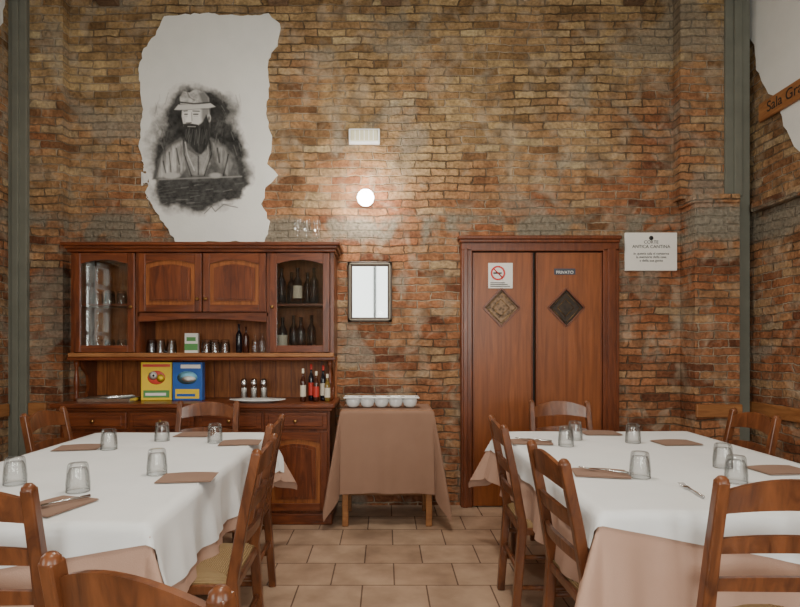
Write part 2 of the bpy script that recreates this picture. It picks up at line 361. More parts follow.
# jacket
lay(polysd([(153,180),(159,160),(166,148),(181,138),(196,150),(211,138),(226,146),(236,158),(240,177),(226,183)]), .06+.11*nf, 2)
lay(polysd([(158,178),(163,157),(173,146),(183,142),(187,155),(186,169),(178,180)]), .27+.5*(ns-.42), 3)
lay(polysd([(163,176),(168,156),(177,147),(178,163),(172,177)]), .52+.5*(ns-.5), 3, 0, .7)
lay(polysd([(213,143),(226,149),(233,164),(228,177),(217,163)]), .20+.34*(ns-.45), 3)
lay(polysd([(188,150),(198,157),(208,150),(211,165),(205,176),(191,176),(187,163)]), .26+.26*(nf-.5), 2)
for l in ([(184,141),(185,155),(192,176)], [(210,141),(212,155),(205,176)], [(170,153),(172,177)], [(229,155),(224,176)], [(199,157),(199,175)], [(177,149),(180,165)], [(164,162),(167,176)], [(218,149),(220,163)]): line(l, .008, .5, 1.4, .95)
line([(186,143),(188,155),(195,171)], .55, .5, 1, .8); line([(208,144),(209,155),(203,171)], .35, .5, 1, .8)
# neck shadow + face (three-quarter view)
lay(polysd([(183,106),(208,104),(210,114),(209,126),(203,134),(189,134),(184.5,127),(182.5,117)]), .62+.10*(nf-.5), 1.2)
lay(polysd([(202,106),(210,106),(210,128),(204,130),(202,118)]), .24, 3)
lay(ell(209.5, 119, 2.0, 4), .45, .9); lay(ell(209.6, 119, .9, 2.2), .12, .8)
# nose
lay(polysd([(189,113),(191.5,113),(192,122.5),(186.5,123),(187,120.5)]), .72, .8)
line([(192.2,113.5),(192.6,121.5)], .22, .45, .8, .8); line([(187,123.6),(192,123.4)], .10, .5, .7)
# brows, eyes, cheek
line([(184.5,112),(188,111.6)], .08, .5, .7); line([(193.5,111.8),(200,112)], .08, .55, .7)
line([(185.3,115),(188,115)], .04, .55, .6); line([(194.2,115),(198.6,115)], .04, .6, .6)
line([(185.2,117),(188,117.2)], .35, .3, .6, .7); line([(194.4,117.2),(198.6,117)], .35, .3, .6, .7)
line([(184.5,118),(185.5,124)], .35, .4, 1, .6)
# moustache and full beard
lay(polysd([(184,125),(188,124.2),(193,125),(199,125.5),(203.5,122),(207,116),(210.5,124),(211,136),(208,147),(202,155),(196,153),(190,145),(185.5,135)]), .012+.06*ns, 1.5, 2)
for k in range(22):
    x = random.uniform(187, 208); y = random.uniform(129, 136); line([(x, y), (x+random.uniform(-3, 1), y+random.uniform(8, 15))], random.choice((.16, .10, .24)), .12, .8, .5)
line([(188.5,127.2),(196,127.4)], .30, .45, .6, .9); line([(184.5,125.5),(190,124.6),(198,126)], .05, .7, .8)
# soft felt hat with short brim
lay(polysd([(181,105),(180.5,98),(184,92),(190,93.5),(196,90),(205,93),(209.5,99),(210,106),(196,107)]), .40+.5*(nf-.5), 1.2)
lay(polysd([(199,94),(204,92.5),(209,98),(210,105),(203,105)]), .18, 2.5)
line([(188,93),(190,98),(195,101)], .10, .5, 1.2, .8); line([(181,103),(194,104.5),(210,103.5)], .04, .7, 1)
lay(polysd([(175,110.5),(179,105.5),(195,106),(211,104),(216,107.5),(209,109),(195,109),(181,110.8)]), .52, 1)
line([(180,111.3),(195,109.9),(210,109.6)], .08, .35, .8, .8)
# table / foreground
lay(polysd([(155,180),(242,177),(249,184),(241,199),(205,209),(164,203)]), .02+.08*nf, 4, 10)
line([(160,180),(200,178.5),(242,177)], .28, .6, 1.2, .8)
lay(ell(172, 176, 8, 3.0), .42, 1.5); lay(ell(216, 176, 6, 2.6), .34, 1.5)
for k in range(54):
    x = random.uniform(156, 240); y = random.uniform(182, 207); line([(x, y), (x+random.uniform(4, 12), y-random.uniform(0, 2))], random.choice((.16, .01, .28)), .25, 1, .5)
for k in range(90):
    x = random.uniform(156, 246); y = random.uniform(92, 150)
    if 174 < x < 216: continue
    line([(x, y), (x+random.uniform(-4, 4), y+random.uniform(5, 12))], random.choice((.14, .01, .26)), .25, 1, .45)
line([(205,214),(212,207),(216,212),(224,205),(238,208)], .10, .4, 1)
ny, nx = GX.shape
verts = [(X(GX[j, i]), D-.0155, Z(GY[j, i])) for j in range(ny) for i in range(nx)]
faces = []
for j in range(ny-1):
    for i in range(nx-1):
        q = (val[j, i]+val[j+1, i]+val[j, i+1]+val[j+1, i+1])/4
        if q < .67 or (182 < GX[j, i] < 212 and 104 < GY[j, i] < 130): a = j*nx+i; faces.append((a, a+nx, a+nx+1, a+1))
me = bpy.data.meshes.new('portrait_mural'); me.from_pydata(verts, [], faces)
ca = me.color_attributes.new('paint', 'FLOAT_COLOR', 'POINT'); arr = np.ones((nx*ny, 4), np.float32)
for k, t in enumerate((1, .99, .97)): arr[:, k] = np.clip(val.ravel(), .004, 1)*t
ca.data.foreach_set('color', arr.ravel())
m, nt, bb = newmat('mural_paint'); at = nt.nodes.new('ShaderNodeVertexColor'); at.layer_name = 'paint'; nt.links.new(at.outputs[0], bb.inputs['Base Color']); bb.inputs['Roughness'].default_value = .95; bb.inputs['Specular IOR Level'].default_value = .05
me.materials.append(m); o = bpy.data.objects.new('portrait_mural', me); scene.collection.objects.link(o)
bm = bmesh.new(); bm.from_mesh(me); bmesh.ops.delete(bm, geom=[v for v in bm.verts if not v.link_faces], context='VERTS'); bm.to_mesh(me); bm.free()

# ------------------------------------------------------------ double door
b = B(); f0 = D-.07
xl0, xl1, xr0, xr1 = X(460), X(471), X(600), X(616)
zt = Z(250)
b.box(xl0, xl1, f0, D, 0, zt, M_DOORF, .006); b.box(xr0, xr1, f0, D, 0, zt, M_DOORF, .006)
b.box(xl0+.015, xl1-.035, f0-.012, f0+.01, 0, zt, M_DOORF, .005); b.box(xr0+.035, xr1-.03, f0-.012, f0+.01, 0, zt, M_DOORF, .005)
b.box(xl0, xr1, f0, D, zt-.02, zt+.08, M_DOORF, .006)
b.box(xl0-.025, xr1+.01, f0-.03, D, zt+.07, zt+.10, M_DOORF, .008); b.box(xl0-.012, xr1, f0-.018, D, zt+.045, zt+.075, M_DOORF, .008)
b.box(xl1, xr0, D-.012, D-.002, .0, zt, M_DARK)  # near-black sheet behind the leaves, colour standing in for gap shade
b.done('door_frame')
def etched(name, c0, c1):
    m, nt, bb = newmat(name); w = nt.nodes.new('ShaderNodeTexVoronoi'); w.inputs['Scale'].default_value = 45
    r = nt.nodes.new('ShaderNodeValToRGB'); r.color_ramp.elements[0].color = (*c0, 1); r.color_ramp.elements[1].color = (*c1, 1); r.color_ramp.elements[1].position = .7
    tc = nt.nodes.new('ShaderNodeTexCoord'); nt.links.new(tc.outputs['Object'], w.inputs['Vector']); nt.links.new(w.outputs[0], r.inputs[0]); nt.links.new(r.outputs[0], bb.inputs['Base Color']); bb.inputs['Roughness'].default_value = .5; bb.inputs['Specular IOR Level'].default_value = .25; return m
def leaf(px0, px1, cx, name, gm):
    b = B(); x0, x1 = X(px0), X(px1); z1 = zt-.03
    c = X(cx); cz = Z(308); r = .145
    y0, y1 = D-.055, D-.02
    dt, db, dl, dr = (c, cz+r*1.05), (c, cz-r*1.05), (c-r, cz), (c+r, cz)
    b.prism([(x0, .01), (x1, .01), (x1, cz), dr, db, dl, (x0, cz)], y0, y1, M_DOOR)
    b.prism([(x0, z1), (x0, cz), dl, dt, dr, (x1, cz), (x1, z1)], y0, y1, M_DOOR)
    b.prism([dt, dr, db, dl], y0+.015, y0+.02, gm)
    ds = [dt, dr, db, dl]
    for p, q in zip(ds, ds[1:]+ds[:1]): b.rod((p[0], y0-.001, p[1]), (q[0], y0-.001, q[1]), .007, .007, M_DOORF, square=True)
    for s in (.80, .45):
        dd = [(c+(p[0]-c)*s, cz+(p[1]-cz)*s) for p in ds]
        for p, q in zip(dd, dd[1:]+dd[:1]): b.rod((p[0], y0+.013, p[1]), (q[0], y0+.013, q[1]), .002, .002, M_BRASS, 8)
    b.box(x0, x0+.012, y0-.006, y0, .01, z1, M_DOORF, .002); b.box(x1-.012, x1, y0-.006, y0, .01, z1, M_DOORF, .002)
    return b.done(name)
leaf(471.5, 531, 500, 'door_1', etched('etched_glass_gold', (.03, .016, .008), (.27, .17, .10)))
leaf(534, 599.5, 564, 'door_2', etched('etched_glass_dark', (.008, .006, .004), (.045, .03, .02)))
yk = D-.055
b = B(); b.box(X(532)-.005, X(532)+.005, yk+.004, yk+.02, .01, zt-.03, M_DARK); b.done('door_gap_shade_strip')  # dark strip painting the shade in the gap between the leaves
b = B(); sx0, sx1, sz0, sz1 = X(487), X(511), Z(289), Z(264)
b.box(sx0, sx1, yk-.004, yk, sz0, sz1, M_SIGN)
cx, cz = (sx0+sx1)/2-.02, (sz0+sz1)/2+.02
def ring(b, cx, y, cz, ro, ri, mat, n=28):
    P = []
    for r_ in (ro, ri): P.append([(cx+r_*math.cos(2*math.pi*i/n), y, cz+r_*math.sin(2*math.pi*i/n)) for i in range(n+1)])
    b.grid(P, mat, False)
ring(b, cx, yk-.0055, cz, .058, .044, M_SIGNRED)
b.rod((cx-.036, yk-.0055, cz+.036), (cx+.036, yk-.0055, cz-.036), .005, .005, M_SIGNRED, 6)
b.box(cx-.038, cx+.03, yk-.006, yk-.0045, cz-.006, cz+.006, M_INK)
for k in range(3): b.box(sx0+.015, sx1-.02-.02*k, yk-.005, yk-.003, sz0+.012+.014*k, sz0+.018+.014*k, M_INK)
b.done('no_smoking_sign')
b = B(); b.box(X(552), X(573), yk-.004, yk, Z(275.5), Z(269.5), simple('sign_blue', (.03, .035, .06), .4)); o = b.done('door_sign')
text('PRIVATO', (X(562.5), yk-.005, Z(274.7)), .034, M_SIGN, o)
b = B(); b.box(X(624), X(676), D-.02, D, Z(271), Z(233), M_SIGN, .004); o = b.done('wall_plaque')
text('CORTE\nANTICA CANTINA', (X(650), D-.0215, Z(244)), .036, M_INK, o)
text('in questa sala si conserva\nla memoria della casa\ne della sua gente', (X(650), D-.0215, Z(255)), .028, M_INK, o)
b = B(); b.rod((0, 0, 0), (0, -.002, 0), .018, .018, M_INK, 12); b.done('crest', (X(650), D-.02, Z(238.5)), 0, o)
b = B(); b.box(X(349), X(380), D-.05, D, Z(145), Z(130.5), M_CER, .008); b.box(X(351), X(378), D-.062, D-.045, Z(143), Z(132.5), M_EMERG, .006)
for i in range(1, 6): x = X(351+i*4.5); b.box(x-.003, x+.003, D-.065, D-.06, Z(143), Z(132.5), M_CER)
b.done('emergency_light')
LX, LZ = X(366), Z(201)
b = B(); b.lathe([(0, 0), (.05, 0), (.05, .012), (.02, .02), (.018, .05), (0, .05)], (LX, D, LZ), M_CER, 20, Matrix.Rotation(math.pi/2, 4, 'X'))
b.lathe([(.0, -.066), (.033, -.058), (.056, -.036), (.067, 0), (.056, .036), (.033, .058), (0, .066)], (LX, D-.105, LZ), M_BULB, 24); b.done('wall_lamp')
def light(name, kind, loc, power, col, **k):
    l = bpy.data.lights.new(name, kind); l.energy = power; l.color = col
    for a, v in k.items(): setattr(l, a, v)
    o = bpy.data.objects.new(name, l); scene.collection.objects.link(o); o.location = loc; return o
light('wall_lamp_light', 'POINT', (LX, D-.26, LZ), 24, (1, .94, .84), shadow_soft_size=.06)

# mirror
b = B(); x0, x1, z0, z1 = X(348), X(392), Z(322), Z(262); t = .036
for a in ((x0, x1, z0, z0+t), (x0, x1, z1-t, z1), (x0, x0+t, z0, z1), (x1-t, x1, z0, z1)):
    b.box(a[0], a[1], D-.03, D, a[2], a[3], M_FRAME, .006)
for a in ((x0+.015, x1-.015, z0+.015, z0+.021), (x0+.015, x1-.015, z1-.021, z1-.015), (x0+.015, x0+.021, z0+.015, z1-.015), (x1-.021, x1-.015, z0+.015, z1-.015)):
    b.box(a[0], a[1], D-.033, D-.028, a[2], a[3], M_FRAME2, .001)
b.box(x0+t, x1-t, D-.015, D-.012, z0+t, z1-t, M_MIRROR); b.done('wall_mirror')

b = B(); b.box(XR-.04, XR-.014, 3.45, 4.40, 2.97, 3.11, M_RAIL, .008); o = b.done('wooden_sign')
text('Sala Grande', (XR-.041, 4.3, 3.01), .11, M_INK, o, (math.pi/2, 0, -math.pi/2), align='LEFT')

# ------------------------------------------------------------ sideboard with hutch
b = B(); XA, XB = -2.34, -.375; YL = 4.13; BK = D-.005
b.box(XA+.02, XB-.02, YL, BK, .08, .83, M_CAB); b.box(XA, XB, YL-.02, BK, 0, .08, M_CABH, .008)
b.box(XA-.03, XB+.02, YL-.055, BK, .83, .865, M_CABH, .01); b.box(XA, XB, YL-.025, BK, .81, .832, M_CABH, .006)
def pdoor(b, x0, x1, z0, z1, yf, glass=False):
    s = .052; t = .022
    b.box(x0, x0+s, yf-t, yf, z0, z1, M_CAB, .004); b.box(x1-s, x1, yf-t, yf, z0, z1, M_CAB, .004)
    b.box(x0+s, x1-s, yf-t, yf, z0, z0+s, M_CABH, .003)
    n = 12; w = x1-x0-2*s; pts = [(x0+s, z1), (x1-s, z1)]
    for i in range(n+1):
        f = i/n; x = x1-s-w*f; pts.append((x, z1-s-.028+.03*math.sin(math.pi*f)))
    b.prism(pts, yf-t, yf, M_CABH)
    if glass: b.box(x0+s-.005, x1-s+.005, yf-.012, yf-.009, z0+s-.005, z1-s+.01, M_CPANE)
    else:
        b.box(x0+s-.005, x1-s+.005, yf-.010, yf, z0+s-.005, z1-s+.01, M_PINE)
        pts = [(x0+s+.03, z0+s+.03), (x1-s-.03, z0+s+.03)]
        for i in range(n+1):
            f = i/n; pts.append((x1-s-.03-(w-.06)*f, z1-s-.058+.026*math.sin(math.pi*f)))
        b.prism(pts, yf-.020, yf-.008, M_CAB)
        pi_ = [((p[0]-(x0+x1)/2)*.86+(x0+x1)/2, (p[1]-(z0+z1)/2)*.9+(z0+z1)/2) for p in pts]
        b.prism(pi_, yf-.025, yf-.018, M_CAB)
def knob(b, x, y, z): b.lathe([(0, 0), (.007, 0), (.006, .01), (.014, .018), (.012, .026), (0, .03)], (x, y, z), M_BRASS, 12, Matrix.Rotation(math.pi/2, 4, 'X'))
cols = [(-2.30, -1.84), (-1.82, -1.36), (-1.33, -.88), (-.86, -.41)]
for i, (c0, c1) in enumerate(cols):
    b.box(c0, c1, YL-.02, YL, .68, .80, M_CABH, .006); b.box(c0+.03, c1-.03, YL-.028, YL-.01, .70, .78, M_CABH, .006)
    knob(b, (c0+c1)/2, YL-.027, .74); pdoor(b, c0, c1, .10, .66, YL); knob(b, c1-.03 if i % 2 == 0 else c0+.03, YL-.022, .40)
UA, UB, UY = -2.33, -.38, 4.29; U0, U1 = 1.20, 2.0
b.box(UA, UB, BK-.02, BK, .865, U1, M_PINE)
for i in range(1, 16): x = UA+(UB-UA)*i/16; b.box(x-.003, x+.003, BK-.022, BK-.018, .865, U0, M_CAB)
b.box(UA, UA+.025, UY, BK-.02, U0, U1, M_CAB); b.box(UB-.025, UB, UY, BK-.02, U0, U1, M_CAB)
b.box(UA, UB, UY-.02, BK-.02, U0-.012, U0+.018, M_CABH, .005); b.box(UA, UB, UY, BK-.02, U1-.03, U1, M_CABH)
xd1, xd2 = X(137, 4.28), X(268, 4.28)
for x in (xd1, xd2): b.box(x-.012, x+.012, UY, BK-.02, U0, U1, M_CAB)
b.box(xd1, xd2, UY, BK-.02, 1.495, 1.52, M_CABH)
for a0, a1 in ((UA, xd1), (xd2, UB)): b.box(a0+.02, a1-.02, UY+.04, BK-.02, 1.575, 1.59, M_CABH)
for k, (o_, z0, z1) in enumerate(((.015, 1.965, 1.99), (.03, 1.988, 2.015), (.05, 2.01, 2.035))):
    b.box(UA-o_, UB+o_, UY-.02-o_, BK, z0, z1, M_CABH, .007)
b.box(UA-.015, UB+.015, UY-.035, UY-.0, U0-.035, U0-.008, M_CABH, .007); b.box(UA-.005, UB+.005, UY-.04, UY-.02, U0-.008, U0+.022, M_RAIL, .005)
pts = [(xd1+.012, 1.495), (xd2-.012, 1.495)]
for i in range(31):
    f = i/30; pts.append((xd2-.012-(xd2-xd1-.024)*f, 1.475-.022*abs(math.cos(math.pi*f))**3))
b.prism(pts, UY-.015, UY, M_CABH)
pdoor(b, UA+.028, xd1-.014, 1.225, 1.96, UY, True); pdoor(b, xd2+.014, UB-.028, 1.225, 1.96, UY, True)
mid = (xd1+xd2)/2; pdoor(b, xd1+.014, mid-.004, 1.525, 1.96, UY); pdoor(b, mid+.004, xd2-.014, 1.525, 1.96, UY)
knob(b, mid-.03, UY-.022, 1.62); knob(b, mid+.03, UY-.022, 1.62); knob(b, xd1-.035, UY-.022, 1.56); knob(b, xd2+.035, UY-.022, 1.56)
for x in (UA+.03, UB-.03):
    b.lathe([(0, 0), (.022, 0), (.022, .03), (.012, .045), (.018, .09), (.022, .14), (.014, .2), (.011, .24), (.02, .265), (.022, .30), (0, .30)], (x, UY+.02, .865), M_CAB, 16)
    b.prism([(UY+.06, U0), (BK-.02, U0), (BK-.02, .865), (UY+.14, .865), (UY+.19, .95), (UY+.17, 1.05), (UY+.08, 1.12)], x-.012, x+.012, M_CAB, 'yz')
b.done('sideboard_hutch')

# ------------------------------------------------------------ side table w/ cloth
def drape(name, cx, cy, zt, hx, hy, dr, mat, off=0.0, seed=0, wl=.34, side=.08, amp=.06, corner=.28, cpeak=.22, yn1=None, step=.022, crease=0):
    xn, xp, yn, yp = dr
    rs = random.Random(seed); ph = [rs.uniform(0, 6) for _ in range(4)]
    if yn1 is None: yn1 = yn
    nu = int((2*hx+xn+xp)/step); nv = int((2*hy+yn+yp)/step); P = []
    for i in range(nu+1):
        row = []; u = -(hx+xn)+(2*hx+xn+xp)*i/nu; fu = i/nu
        ynn = yn*(1-fu)+yn1*fu
        for j in range(nv+1):
            v = -(hy+ynn)+(2*hy+ynn+yp)*j/nv
            dx = max(0, abs(u)-hx); dy = max(0, abs(v)-hy); sx = 1 if u > 0 else -1; sy = 1 if v > 0 else -1
            h = math.hypot(dx, dy); bu = max(-hx, min(hx, u)); bv = max(-hy, min(hy, v))
            if h < 1e-6:
                z = zt+off+.0008*math.sin(u*17+v*5)*math.sin(v*13)+crease*(math.exp(-(u/.018)**2)+math.exp(-((v-.1)/.018)**2))
                row.append((cx+u, cy+v, z)); continue
            if dx > 0 and dy > 0:
                th = math.atan2(dy, dx); f = corner+cpeak*math.sin(2*th)**2-.10*math.sin(4*th)**2
            else:
                if dx > 0: t = v; e = math.exp(-(hy-abs(v))/.09); k = 0 if sx > 0 else 1
                else: t = u; e = math.exp(-(hx-abs(u))/.09); k = 2 if sy > 0 else 3
                w = math.sin(t*2*math.pi/wl+ph[k])+.5*math.sin(t*2*math.pi/(wl*.53)+ph[k]*2)
                f = side*(1-e)+corner*e+amp*w*(1-e)*min(1, h/.15)
            f = max(.02, f); ddx, ddy = dx/h*sx, dy/h*sy
            hor = f*h+off+.006*min(1, h/.02)
            row.append((cx+bu+ddx*hor, cy+bv+ddy*hor, zt+off-h*math.sqrt(1-f*f)))
        P.append(row)
    b = B(); b.grid(P, mat, True); o = b.done(name); return o
b = B(); TX, TY = X(387, 4.28), 4.28; thx, thy = .325, .22
b.box(TX-thx, TX+thx, TY-thy, TY+thy, .795, .82, M_RAIL, .004)
for sx in (-1, 1):
    for sy in (-1, 1): b.rod((TX+sx*(thx-.03), TY+sy*(thy-.03), 0), (TX+sx*(thx-.03), TY+sy*(thy-.03), .80), .022, .022, M_RAIL, square=True)
b.box(TX-thx+.03, TX+thx-.03, TY-thy+.02, TY-thy+.04, .72, .80, M_RAIL); b.box(TX-thx+.03, TX+thx-.03, TY+thy-.04, TY+thy-.02, .12, .17, M_RAIL)
b.done('serving_table')
drape('serving_tablecloth', TX, TY, .823, thx, thy, (.50, .50, .58, .04), M_TAN, seed=4, wl=.3, side=.03, amp=.03, corner=.10, cpeak=.12)
b = B(); tz = .828
x0, x1 = X(346, 4.22), X(417, 4.22)
n = 5; w = (x1-x0)/n
for i in range(n):
    c = x0+w*(i+.5)
    b.lathe([(0, 0), (.03, 0), (.045, .015), (.054, .045), (.050, .074), (.044, .074), (.045, .045), (.03, .02), (0, .014)], (c, 4.22, tz), M_CER, 24)
b.box(x0-.012, x1+.012, 4.145, 4.175, tz+.068, tz+.078, M_CER, .003); b.box(x0-.012, x1+.012, 4.265, 4.295, tz+.068, tz+.078, M_CER, .003)
for i in range(n+1): c = x0+w*i; b.box(c-.014, c+.014, 4.15, 4.29, tz+.067, tz+.077, M_CER, .003)
b.done('ceramic_bowl_tray')

# ------------------------------------------------------------ small items
def bottle(name, x, y, z, h, r, mat, label=None, cap=None):
    b = B()
    b.lathe([(0, 0), (r*.9, 0), (r, .01), (r, h*.58), (r*.9, h*.65), (r*.42, h*.76), (r*.36, h*.80), (r*.36, h*.97), (r*.42, h*.975), (r*.42, h), (0, h)], (0, 0, 0), mat, 18)
    if label: b.lathe([(r+.0012, h*.15), (r+.0012, h*.5)], (0, 0, 0), label, 18)
    if cap: b.lathe([(r*.44, h*.86), (r*.44, h+.002), (0, h+.002)], (0, 0, 0), cap, 14)
    return b.done(name, (x, y, z))
for i, px in enumerate((283, 291, 299, 307, 315)):
    bottle('wine_bottle', X(px, 4.45), 4.38+.10*(i % 2), 1.592, .27-.02*(i % 2), .035, M_DBOT, M_LABEL if i == 2 else None)
for i, px in enumerate((284, 293, 302, 311)):
    bottle('wine_bottle', X(px, 4.45), 4.39+.09*(i % 2), 1.22, .27+.02*(i % 2), .035, M_DBOT, M_LABEL if i == 0 else None)
for i, (px, m, lb, h) in enumerate(((304, M_BROWNB, M_LABEL, .24), (311, M_DBOT, M_RED, .27), (317, M_BROWNB, M_RED, .22), (323, M_DBOT, M_LABEL, .26), (328, M_OIL, M_LABEL, .20))):
    bottle('liquor_bottle', X(px, 4.3), 4.25+.06*(i % 2), .866, h, .021, m, lb, M_RED if i % 2 else M_LABEL)
for i, (px, h, m) in enumerate(((239, .22, M_DBOT), (246, .20, M_BROWNB), (255, .14, M_GLASS), (262, .15, M_GLASS))):
    bottle('carafe', X(px, 4.42), 4.42, 1.22, h, .024, m)
def tumbler_mesh():
    b = B()
    b.lathe([(.040, 0), (.0405, .03), (.037, .07), (.034, .096), (.030, .102), (0, .102)], (0, 0, 0), M_GLASS, 24)
    b.lathe([(.0375, 0), (.038, .03), (.034, .068), (.028, .084), (0, .087)], (0, 0, 0), M_GLASS, 24)
    b.lathe([(.040, 0), (.0375, 0), (.0375, .003), (.040, .003)], (0, 0, 0), M_GLASS, 24)
    return b.done('tumbler_glass', (0, 0, 0))
first = tumbler_mesh(); used = [False]
def tumbler(x, y, z):
    if not used[0]: used[0] = True; first.location = (x, y, z)
    else: inst(first, 'tumbler_glass', (x, y, z))
for px in (152, 162, 172, 206, 216, 226): tumbler(X(px, 4.42), 4.40+random.uniform(-.02, .04), 1.22)
for px in (98, 110, 122): tumbler(X(px, 4.45), 4.45, 1.22); tumbler(X(px, 4.45), 4.45, 1.592)
b = B(); b.box(-.05, .05, -.02, .02, 0, .15, M_SIGN, .002); b.box(-.05, .05, -.0215, -.019, .02, .07, M_GREEN); b.box(-.035, .035, -.0215, -.019, .09, .12, M_GREEN); b.done('tea_box', (X(192, 4.42), 4.42, 1.22))
b = B(); w = .225; h = .285
RX = Matrix.Rotation(math.pi/2, 4, 'X')
b.box(-w/2, w/2, -.03, .03, 0, h, M_YEL, .003)
b.lathe([(0, 0), (.065, 0), (.06, .002), (0, .002)], (0, -.031, .17), M_PINK, 20, RX @ Matrix.Diagonal((1, .8, 1, 1)))
b.lathe([(0, 0), (.032, 0), (0, .002)], (-.025, -.033, .185), M_SIGN, 16, RX)
b.lathe([(0, 0), (.03, 0), (0, .002)], (.03, -.033, .165), M_YEL, 16, RX)
b.lathe([(0, 0), (.009, 0), (0, .002)], (-.02, -.036, .185), M_INK, 12, RX)
b.box(-.095, .095, -.0315, -.029, .02, .075, M_GREEN); b.box(-.08, .07, -.032, -.029, .035, .055, M_SIGN); b.box(-.10, .10, -.0315, -.029, .25, .27, M_PINK)
b.done('snack_box', (X(154.5, 4.3), 4.36, .866), .08)
b = B()
b.box(-w/2, w/2, -.03, .03, 0, h, M_BLUE, .003)
b.lathe([(0, 0), (.07, 0), (0, .002)], (0, -.031, .17), M_LBLUE, 20, RX @ Matrix.Diagonal((1.1, .7, 1, 1)))
b.lathe([(0, 0), (.045, 0), (0, .002)], (.01, -.033, .16), M_SIGN, 16, RX @ Matrix.Diagonal((1.2, .5, 1, 1)))
b.box(-.09, .09, -.0315, -.029, .015, .085, M_YEL); b.box(-.08, .06, -.032, -.029, .03, .05, M_BLUE); b.box(-.05, .10, -.0315, -.029, .24, .268, M_SIGN)
b.done('snack_box', (X(187, 4.3), 4.34, .866), -.04)
b = B(); b.box(-.19, .19, -.1, .1, 0, .006, M_METAL, .002)
for a in ((-.19, .19, -.1, -.094), (-.19, .19, .094, .1), (-.19, -.184, -.1, .1), (.184, .19, -.1, .1)): b.box(*a, .004, .028, M_METAL, .002)
for k in range(9): b.rod((-.15+.01*k, -.07+.017*k, .03+.004*(k % 3)), (.1+.008*k, -.075+.016*k, .034+.006*(k % 2)), .004, .007, M_METAL, 8)
b.done('cutlery_tray', (X(109, 4.25), 4.26, .866))
b = B(); b.lathe([(0, 0), (.10, 0), (.14, .012), (.18, .020), (.175, .024), (.135, .016), (0, .008)], (0, 0, 0), M_CER, 32, Matrix.Diagonal((1.15, .55, 1, 1))); b.done('serving_platter', (X(258, 4.2), 4.185, .866))
for px in (243, 253, 263):
    b = B(); b.lathe([(0, .0), (.026, 0), (.028, .02), (.024, .10), (.022, .12), (.018, .118), (.02, .02), (0, .012)], (0, 0, 0), M_GLASS, 16)
    b.lathe([(0, .012), (.019, .014), (.019, .09), (0, .09)], (0, 0, 0), M_SIGN, 14)
    b.lathe([(.024, .118), (.025, .145), (.015, .16), (0, .162)], (0, 0, 0), M_METAL, 16)
    b.done('salt_shaker', (X(px, 4.33), 4.36, .866))
for k, px in enumerate((299, 308, 318)):
    b = B(); b.lathe([(0, 0), (.03, 0), (.028, .004), (.005, .01), (.004, .075), (.016, .088), (.028, .115), (.029, .145), (.025, .185)], (0, 0, 0), M_GLASS, 18)
    b.done('wine_glass', (X(px, 4.4), 4.34, 2.036))

# ------------------------------------------------------------ dining tables
def table(x0, x1, y0, y1, seed, wd, pd, wyn1):
    cx, cy, hx, hy = (x0+x1)/2, (y0+y1)/2, (x1-x0)/2, (y1-y0)/2
    b = B(); b.box(x0+.004-cx, x1-.004-cx, y0+.004-cy, y1-.004-cy, .71, .742, M_CHAIR, .004)
    b.box(x0+.08-cx, x1-.08-cx, y0+.08-cy, y1-.08-cy, .63, .71, M_CHAIR)
    for sx in (-1, 1):
        for sy in (-1, 1): b.rod((sx*(hx-.09), sy*(hy-.09), 0), (sx*(hx-.09), sy*(hy-.09), .7), .03, .035, M_CHAIR, square=True)
    b.done('dining_table', (cx, cy, 0))
    drape('tablecloth_underlay', cx, cy, .745, hx, hy, pd, M_PEACH, 0, seed, corner=.26, cpeak=.26, amp=.09)
    drape('tablecloth', cx, cy, .745, hx, hy, wd, M_WHITE, .006, seed, corner=.26, cpeak=.26, yn1=wyn1, crease=.001, amp=.09)
table(-1.74, -.71, 1.72, 3.50, 1, (.18, .24, .26, .12), (.29, .29, .31, .34), .02)
table(.69, 1.85, 1.84, 3.55, 2, (.12, .20, .02, .10), (.29, .29, .31, .34), .30)
ZT = .7535
for px, d in ((15, 2.19), (78, 2.08), (157, 2.36), (162, 3.18), (109, 2.92), (215, 3.13)): tumbler(X(px, d), d, ZT)
for px, d in ((640, 2.30), (736, 2.22), (723, 2.49), (566, 3.02), (575, 3.22), (633, 3.12)): tumbler(X(px, d), d, ZT)
def napkin(x, y, rz, fork=True, w=.21, h=.15):
    b = B(); n = 8
    b.box(-w/2, w/2, -h/2, h/2, 0, .0025, M_NAP, .001)
    P = [[(-w/2+w*i/n+.004, -h/2+h*j/n+.004, .004+.004*math.sin(i/n*3.14)*(j/n)) for j in range(n+1)] for i in range(n+1)]
    b.grid(P, M_NAP, True)
    b.done('napkin', (x, y, ZT+.001), rz)
    if fork:
        b = B(); z = .0
        b.rod((0, -.10, z+.004), (0, .03, z+.006), .0055, .003, M_METAL, 8)
        b.box(-.011, .011, .03, .052, z+.003, z+.006, M_METAL, .001)
        for k in (-1.5, -.5, .5, 1.5): b.rod((k*.0065, .05, z+.004), (k*.006, .095, z+.008), .0017, .001, M_METAL, 6)
        b.done('fork', (x+.01, y, ZT+.012), rz+1.2)
for px, d, rz, fk in ((187, 2.28, .1, 0), (240, 3.10, .1, 0), (56, 1.88, 1.3, 1), (78, 2.95, .2, 0), (195, 3.38, 0, 0)): napkin(X(px, d), d, rz, fk)
for px, d, rz, fk in ((531, 3.12, -.1, 1), (600, 2.36, -.2, 1), (676, 3.10, .1, 0), (780, 2.42, .1, 0), (600, 3.44, 0, 0)): napkin(X(px, d), d, rz, fk)
b = B(); b.rod((0, -.10, .004), (0, .03, .006), .0055, .003, M_METAL, 8); b.box(-.011, .011, .03, .052, .003, .006, M_METAL, .001)
for k in (-1.5, -.5, .5, 1.5): b.rod((k*.0065, .05, .004), (k*.006, .095, .008), .0017, .001, M_METAL, 6)
